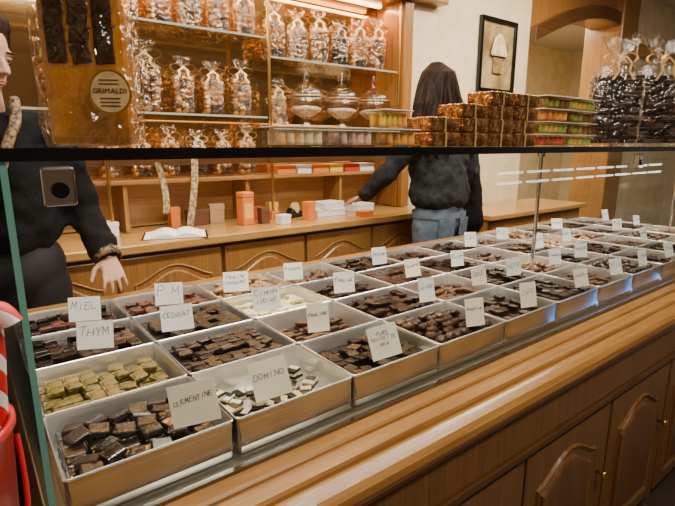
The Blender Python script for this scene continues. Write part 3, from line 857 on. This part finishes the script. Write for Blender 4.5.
# ------------------------------------------------------------------ picture on the cream wall
e = empty("framed_picture", (3.50, 2.498, 2.04))
for nm, sz, lc in (("frame_rail", (.44, .03, .030), (0, -.015, .26)), ("frame_rail", (.44, .03, .030), (0, -.015, -.26)), ("frame_stile", (.030, .03, .55), (-.22, -.015, 0)), ("frame_stile", (.030, .03, .55), (.22, -.015, 0))):
    box(nm, sz, lc, blackM, e, bev=.004)
box("picture_sheet", (.42, .008, .51), (0, -.006, 0), P("warm_print", (.50, .37, .18), .25, color2=(.22, .14, .06), scale=5, coat=.5), e)
lathe("lantern_motif", [(0, 0), (.10, 0), (.105, .02), (.06, .13), (.02, .16), (0, .17)], P("cream_lantern", (.85, .72, .45), .5, color2=(.6, .45, .22), scale=12), e, (0, -.03, 0)).scale = (1, .12, 1)
box("lantern_base", (.12, .01, .12), (0, -.02, -.07), P("lantern_brown", (.35, .22, .09), .5, var=.5, scale=20), e, bev=.003)
info(e, "black framed picture of a pale lantern on the cream wall", "picture")

# ------------------------------------------------------------------ opposite lit case on customer side
e = empty("opposite_display_case", (4.0, -1.5, 0)); info(e, "low display case with cool light strips along the shop front", "display case")
box6("case_base", 0, 4.2, -.5, 0, 0, .80, oakD, e); box6("case_top", 0, 4.2, -.5, 0, 1.15, 1.17, blackM, e)
box6("case_back", 0, 4.2, -.5, -.48, .8, 1.15, oakD, e)
for zz in (.98, 1.08):
    for n in range(8): box6("light_strip", .1+.5*n, .50+.5*n, -.02, -.005, zz, zz+.022, coolLED, e)

# ------------------------------------------------------------------ red tub with candy canes
TX, TY = -.062, .60
st = empty("side_stand", (TX-.008, TY, 0)); info(st, "small round wooden stand beside the counter", "stand")
cyl("stand_top", .10, .02, (0, 0, .79), oakD, st, seg=32, bev=.004); cyl("stand_pole", .02, .76, (0, 0, .40), oakD, st); cyl("stand_foot", .09, .02, (0, 0, .01), oakD, st, seg=32)
tb = empty("red_tub", (TX, TY, .801)); info(tb, "red plastic tub holding red and white sticks", "tub"); tb.scale = (.96, .96, 1.08)
lathe("tub_body", [(0, 0), (.058, 0), (.062, .004), (.076, .235), (.080, .238), (.080, .246), (.073, .246), (.059, .01), (0, .008)], red, tb, seg=40)
tube("tub_handle", [(.078, 0, .22), (.082, -.03, .15), (.06, -.06, .10), (.0, -.075, .09), (-.05, -.06, .12)], .003, red, tb)
stripe, nt, b = newmat("red_white_stripe")
tc = nt.nodes.new('ShaderNodeTexCoord'); wv = nt.nodes.new('ShaderNodeTexWave'); wv.bands_direction = 'DIAGONAL'; wv.inputs['Scale'].default_value = 14
rp = nt.nodes.new('ShaderNodeValToRGB'); rp.color_ramp.interpolation = 'CONSTANT'; rp.color_ramp.elements[0].color = (.6, .02, .02, 1); rp.color_ramp.elements[1].position = .62; rp.color_ramp.elements[1].color = (.8, .78, .75, 1)
nt.links.new(tc.outputs['Object'], wv.inputs['Vector']); nt.links.new(wv.outputs['Fac'], rp.inputs['Fac']); nt.links.new(rp.outputs['Color'], b.inputs['Base Color'])
for n in range(8):
    a = n*.785; ax, ay = TX+.036*math.cos(a), TY+.036*math.sin(a)
    bx = TX+.068*math.cos(a); by = TY+.05*math.sin(a)
    o = tube("candy_cane", [(ax, ay, .815), (bx, by, 1.13+.008*(n % 3)), (bx+.0, by-.005, 1.175+.008*(n % 3)), (bx+.010, by-.012, 1.19+.008*(n % 3)), (bx+.018, by-.016, 1.17+.008*(n % 3))], .010, stripe)
    info(o, "red and white striped candy cane standing in the tub", "candy cane", group="candy canes in the red tub")

# ------------------------------------------------------------------ people
def ell(bm, c, s, rot=None):
    M = Matrix.Translation(c) @ (rot.to_4x4() if rot else Matrix.Identity(4)) @ Matrix.Diagonal((*s, 1))
    bmesh.ops.create_icosphere(bm, subdivisions=3, radius=1, matrix=M)
def cap(bm, p, r0, q, r1, sub=2, seg=18):
    p, q = Vector(p), Vector(q); d = q-p; L_ = d.length
    M = Matrix.Translation((p+q)/2) @ d.to_track_quat('Z', 'Y').to_matrix().to_4x4()
    bmesh.ops.create_cone(bm, cap_ends=True, segments=seg, radius1=r0, radius2=r1, depth=L_, matrix=M)
    for c, r in ((p, r0), (q, r1)): bmesh.ops.create_icosphere(bm, subdivisions=sub, radius=r, matrix=Matrix.Translation(c))
def chain(bm, pts, sub=2, seg=18):
    for (p, r0), (q, r1) in zip(pts, pts[1:]): cap(bm, p, r0, q, r1, sub, seg)
def remesh(o, vox, it=6, folds=0):
    m = o.modifiers.new("remesh", 'REMESH'); m.mode = 'VOXEL'; m.voxel_size = vox; m.use_smooth_shade = True
    if it:
        s = o.modifiers.new("smooth", 'SMOOTH'); s.factor = .5; s.iterations = it
    if folds:
        tx = bpy.data.textures.new("cloth_folds", 'CLOUDS'); tx.noise_scale = .08; tx.noise_depth = 2
        dm = o.modifiers.new("folds", 'DISPLACE'); dm.texture = tx; dm.strength = folds; dm.mid_level = .5; dm.texture_coords = 'GLOBAL'
def hand(bm, wrist, d, nrm, curl=.5, thumb=1, sc=1):
    d = Vector(d).normalized(); nrm = Vector(nrm); nrm = (nrm-d*nrm.dot(d)).normalized(); s = d.cross(nrm).normalized()*thumb
    w = Vector(wrist)
    for k in (-.027, -.009, .009, .027): cap(bm, w+s*k*.7*sc, .014*sc, w+d*.078*sc+s*k*sc, .0115*sc)
    for k, ln in ((-.030, .060), (-.010, .076), (.0105, .080), (.031, .070)):
        p = w+d*.078*sc+s*k*sc; r = .0090*sc; a = curl*.35; dd = d+s*k*5
        for i, f in enumerate((.45, .32, .23)):
            dirn = (dd.normalized()*math.cos(a)-nrm*math.sin(a)).normalized()
            q = p+dirn*ln*f*sc; cap(bm, p, r, q, r*.9); p = q; r *= .9; a += curl*.55
    p = w+d*.02*sc+s*.022*sc; a1 = (d*.55+s*.8-nrm*.25).normalized(); a2 = (d*.85+s*.35-nrm*.35).normalized()
    q = p+a1*.042*sc; cap(bm, p, .0135*sc, q, .0105*sc); cap(bm, q, .0105*sc, q+a2*.048*sc, .0085*sc)
def head(bm, c, yaw, pitch=0):
    Rm = Matrix.Rotation(yaw, 3, 'Z') @ Matrix.Rotation(pitch, 3, 'X'); c = Vector(c)
    T_ = lambda v: c+Rm @ Vector(v)
    ell(bm, T_((0, -.008, .025)), (.074, .092, .092), Rm); ell(bm, T_((0, .025, -.03)), (.058, .062, .075), Rm)
    ell(bm, T_((0, .050, -.085)), (.026, .024, .020), Rm)
    for s_ in (-1, 1):
        ell(bm, T_((s_*.036, .052, -.018)), (.024, .022, .022), Rm); ell(bm, T_((s_*.028, .075, .028)), (.024, .010, .008), Rm)
        ell(bm, T_((s_*.077, -.005, -.005)), (.010, .018, .031), Rm)
    cap(bm, T_((0, .082, .015)), .008, T_((0, .104, -.022)), .011)
    for s_ in (-1, 1): ell(bm, T_((s_*.010, .094, -.025)), (.009, .010, .007), Rm)
    ell(bm, T_((0, .080, -.052)), (.022, .012, .009), Rm)
    return T_, Rm
def face_parts(parent, T_, Rm):
    rot = Rm.to_euler()
    for s_ in (-1, 1):
        bm = bmesh.new(); bmesh.ops.create_uvsphere(bm, u_segments=14, v_segments=10, radius=.0115)
        o = from_bm("eye", bm, eyeW, parent, T_((s_*.030, .069, .008)), rot, True)
        bm = bmesh.new(); bmesh.ops.create_uvsphere(bm, u_segments=12, v_segments=8, radius=.0055)
        from_bm("iris", bm, eyeD, o, (0, .0075, 0), (0, 0, 0), True)
        bm = bmesh.new(); ell(bm, (0, 0, 0), (.015, .008, .0045)); from_bm("eyelid", bm, skin, parent, T_((s_*.030, .075, .0145)), rot, True)
        bm = bmesh.new(); ell(bm, (0, 0, 0), (.018, .004, .0028)); from_bm("eyebrow", bm, hairM, parent, T_((s_*.031, .083, .031)), rot, True)
    bm = bmesh.new(); ell(bm, (0, 0, .0035), (.019, .006, .0035)); ell(bm, (0, 0, -.004), (.016, .006, .004))
    from_bm("lips", bm, lipM, parent, T_((0, .089, -.052)), rot, True)
def legs(bm, px, py, r=1.0, cloth=False):
    for s_ in (-1, 1):
        k = .012 if cloth else 0
        chain(bm, [((px+s_*.085, py, .90), .088*r+k), ((px+s_*.10, py-.01, .50), .055*r+k), ((px+s_*.10, py+.01, .12 if cloth else .09), .036*r+k*1.8)])

def person(label, pel, chest, neck, hc, yaw, arms, ydir, top_mat, leg_mat, hairfn, pitch=0, sleeve_end=.93, hem=.03, bulk=1.0, hs=.92):
    pel, chest, neck, hc = map(Vector, (pel, chest, neck, hc))
    bm = bmesh.new()
    T_, Rm = head(bm, hc, yaw, pitch)
    cap(bm, neck-Vector((0, 0, .03)), .055, hc-Vector((0, 0, .06)), .050)
    ell(bm, chest, (.16, .10, .19)); ell(bm, pel, (.16, .11, .13)); cap(bm, pel, .115, chest, .125)
    for (sh, el, wr, hd, hn, curl, th) in arms:
        chain(bm, [(chest+Vector((0, 0, .11)), .06), (sh, .052), (el, .040), (wr, .026)])
        hand(bm, wr, hd, hn, curl, th, hs)
    legs(bm, pel.x, pel.y)
    for s_ in (-1, 1): chain(bm, [((pel.x+s_*.10, pel.y+.01-ydir*.03, .05), .04), ((pel.x+s_*.105, pel.y+ydir*.13, .035), .03)])
    body = from_bm("person", bm, skin); remesh(body, .0055, 4)
    info(body, label, "person")
    face_parts(body, T_, Rm)
    bm = bmesh.new()
    ell(bm, chest+Vector((0, 0, -.02)), (.19*bulk, .135*bulk, .22)); ell(bm, (chest+pel)/2, (.175*bulk, .14*bulk, .22)); cap(bm, pel+Vector((0, 0, hem+.10)), .145*bulk, chest, .145)
    ell(bm, pel+Vector((0, 0, hem+.07)), (.192*bulk, .150*bulk, .11)); cap(bm, chest+Vector((0, 0, .10)), .09, neck-Vector((0, 0, .035)), .066)
    for (sh, el, wr, *_r) in arms:
        sh, el, wr = map(Vector, (sh, el, wr)); we = el+(wr-el)*sleeve_end
        chain(bm, [(chest+Vector((0, 0, .10)), .085), (sh, .070*bulk), (el, .055*bulk), (we, .041*bulk)])
    g = from_bm("sweater", bm, top_mat, body); remesh(g, .012, 8, .045)
    bm = bmesh.new(); ell(bm, pel+Vector((0, 0, -.03)), (.176, .132, .14)); cap(bm, pel, .13, pel+Vector((0, 0, .06)), .13); legs(bm, pel.x, pel.y, cloth=True)
    g = from_bm("trousers", bm, leg_mat, body); remesh(g, .014, 6)
    for s_ in (-1, 1):
        bm = bmesh.new(); chain(bm, [((pel.x+s_*.10, pel.y-ydir*.03, .055), .052), ((pel.x+s_*.105, pel.y+ydir*.14, .045), .042)])
        for v in bm.verts: v.co.z = max(v.co.z, .002)
        g = from_bm("shoe", bm, blackM, body); remesh(g, .01, 3)
    bm = bmesh.new(); hairfn(bm, T_, Rm)
    g = from_bm("hair", bm, hairM, body); remesh(g, .0055, 1)
    return body, T_, Rm

def hair1(bm, T_, Rm):
    ell(bm, T_((0, -.028, .050)), (.092, .098, .090), Rm)
    for i in range(26):
        a = -2.1+4.2*i/25
        x_, y_ = .088*math.sin(a), -.025-.075*math.cos(a)
        chain(bm, [(T_((x_*.5, y_*.5, .135)), .016), (T_((x_*1.05, y_*1.05, .07)), .017), (T_((x_*1.10, y_*1.1, -.01)), .015), (T_((x_*1.12+.006*math.sin(i*3), y_*1.1, -.055-.02*math.sin(i*1.9))), .009)], 1, 10)
    for i in range(9):
        x_ = -.068+.017*i
        chain(bm, [(T_((x_, .062-abs(x_)*.35, .085)), .008), (T_((x_*.95+.006, .050-abs(x_)*.3, .112)), .014), (T_((x_*.75+.014, .01, .140)), .016), (T_((x_*.6+.016, -.05, .138)), .014)], 1, 10)
b1, T1, R1 = person("shop assistant in black top with leopard print collar behind the counter",
    (.08, 1.86, 1.00), (.08, 1.85, 1.27), (.085, 1.845, 1.46), (.080, 1.80, 1.60), math.pi+.75,
    [((.250, 1.84, 1.395), (.325, 1.87, 1.13), (.355, 1.715, .985), (-.02, -.9, -.55), (0, -.4, .9), .55, 1),
     ((-.09, 1.84, 1.395), (-.17, 1.86, 1.13), (-.13, 1.71, .98), (.05, -.9, -.5), (0, -.4, .9), .5, -1)],
    -1, knitB, darkcl, hair1, pitch=-.25, bulk=.98, hs=.88)
tube("collar", [(.025, 1.80, 1.485), (.035, 1.73, 1.42), (.060, 1.705, 1.36), (.085, 1.70, 1.28)], .015, leopard, b1)
tube("collar", [(.160, 1.80, 1.485), (.155, 1.73, 1.42), (.120, 1.705, 1.36), (.095, 1.70, 1.28)], .015, leopard, b1)
def cuff(p, d, r, h_, m, par, nm):
    d = Vector(d).normalized(); bm = bmesh.new()
    bmesh.ops.create_cone(bm, cap_ends=False, segments=24, radius1=r*1.05, radius2=r, depth=h_, matrix=Matrix.Translation(p) @ d.to_track_quat('Z', 'Y').to_matrix().to_4x4())
    o = from_bm(nm, bm, m, par, smooth=True); sm = o.modifiers.new("solid", 'SOLIDIFY'); sm.thickness = .006
cuff((.3545, 1.722, .993), (.03, -.155, -.145), .043, .035, leopard, b1, "cuff")
def hair2(bm, T_, Rm):
    ell(bm, T_((0, -.022, .035)), (.096, .104, .092), Rm)
    ell(bm, T_((0, -.07, -.12)), (.120, .050, .17), Rm)
    for lay in range(3):
        for i in range(20):
            a = -1.85+3.7*(i+.33*lay)/19; x_ = .100*math.sin(a); y_ = -.028-(.082+.010*lay)*math.cos(a)
            w1 = .018*math.sin(i*2.3+lay); w2 = .022*math.sin(i*1.7+lay*2)
            chain(bm, [(T_((x_*.25, y_*.35, .134+.004*lay)), .008), (T_((x_*.85, y_*.95, .09)), .010), (T_((x_*1.14+w1*.4, y_, .02)), .011), (T_((x_*1.45+w1, y_-.012+w2*.6, -.08)), .012), (T_((x_*1.72+w2, y_-.028-w1*.6, -.20)), .012), (T_((x_*1.60-w1, y_-.034+w2*.5, -.36-.03*math.sin(i*1.3+lay))), .005)], 1, 8)
DX = .08; HX = .04
b2_, T2, R2 = person("woman seen from behind in charcoal sweater and jeans by the worktop",
    (2.13+DX, 1.90, .97), (2.13+DX, 1.915, 1.29), (2.13+HX, 1.93, 1.49), (2.13+HX, 1.945, 1.65), -.15,
    [((1.935+DX, 1.92, 1.415), (1.80+DX, 2.01, 1.19), (1.865, 2.17, 1.06), (-.1, .9, -.25), (0, .3, .95), .4, -1),
     ((2.325+DX, 1.92, 1.415), (2.45+DX, 1.93, 1.18), (2.36+DX, 2.10, 1.05), (-.5, .8, -.25), (0, .3, .95), .5, 1)],
    1, knitG, denim, hair2, hem=.03, bulk=1.05)
bm = bmesh.new(); bmesh.ops.create_cone(bm, cap_ends=False, segments=40, radius1=1, radius2=1, depth=.035)
for v in bm.verts: v.co.x *= .180; v.co.y *= .138
from_bm("waistband", bm, denim, b2_, (2.13+DX, 1.90, .965), smooth=True)
for s_ in (-1, 1):
    box("back_pocket", (.105, .006, .12), (2.13+DX+s_*.072, 1.776, .885), denim, b2_, bev=.002, rot=(.08, 0, s_*.28))
bm = bmesh.new(); chain(bm, [((2.50+DX, 1.98, 1.30), .05), ((2.53+DX, 1.99, 1.10), .07), ((2.54+DX, 1.99, .85), .085)])
ell(bm, (2.53+DX, 1.99, .80), (.09, .06, .12))
g = from_bm("draped_coat", bm, knitB, b2_); remesh(g, .012, 6, .03)

# ------------------------------------------------------------------ lights
def area(name, loc, sx, sy, en, col, rot=(0, 0, 0)):
    l = bpy.data.lights.new(name, 'AREA'); l.shape = 'RECTANGLE'; l.size = sx; l.size_y = sy; l.energy = en; l.color = col
    o = bpy.data.objects.new(name, l); o.location = loc; o.rotation_euler = rot; link(o); return o
area("light_counter", (1.3, 1.05, 2.85), 3.0, .2, 122, (1, .90, .76))
area("light_counter_far", (3.3, 1.2, 2.85), 1.5, .2, 58, (1, .87, .68))
area("light_aisle", (1.0, 2.1, 2.85), 2.5, .3, 26, (1, .80, .56))
area("light_front", (1.0, -.5, 2.85), 1.2, .3, 52, (1, .88, .72), rot=(math.radians(25), 0, 0))
area("light_recess", (1.0, 2.62, 2.24), 3.0, .05, 24, (1, .60, .26))
area("light_passage", (5.0, 3.6, 2.7), 1.0, 1.0, 120, (1, .86, .62))
area("light_wall", (3.6, 1.7, 2.85), 1.6, .3, 28, (1, .82, .56))
area("light_undershelf", (1.0, 2.58, 1.49), 2.6, .05, 5, (1, .62, .30))
w = bpy.data.worlds.new("world"); S.world = w; w.use_nodes = True
w.node_tree.nodes['Background'].inputs['Color'].default_value = (1, .85, .68, 1)
w.node_tree.nodes['Background'].inputs['Strength'].default_value = .08
print("individual chocolates", indiv, "stuff verts", len(SV))
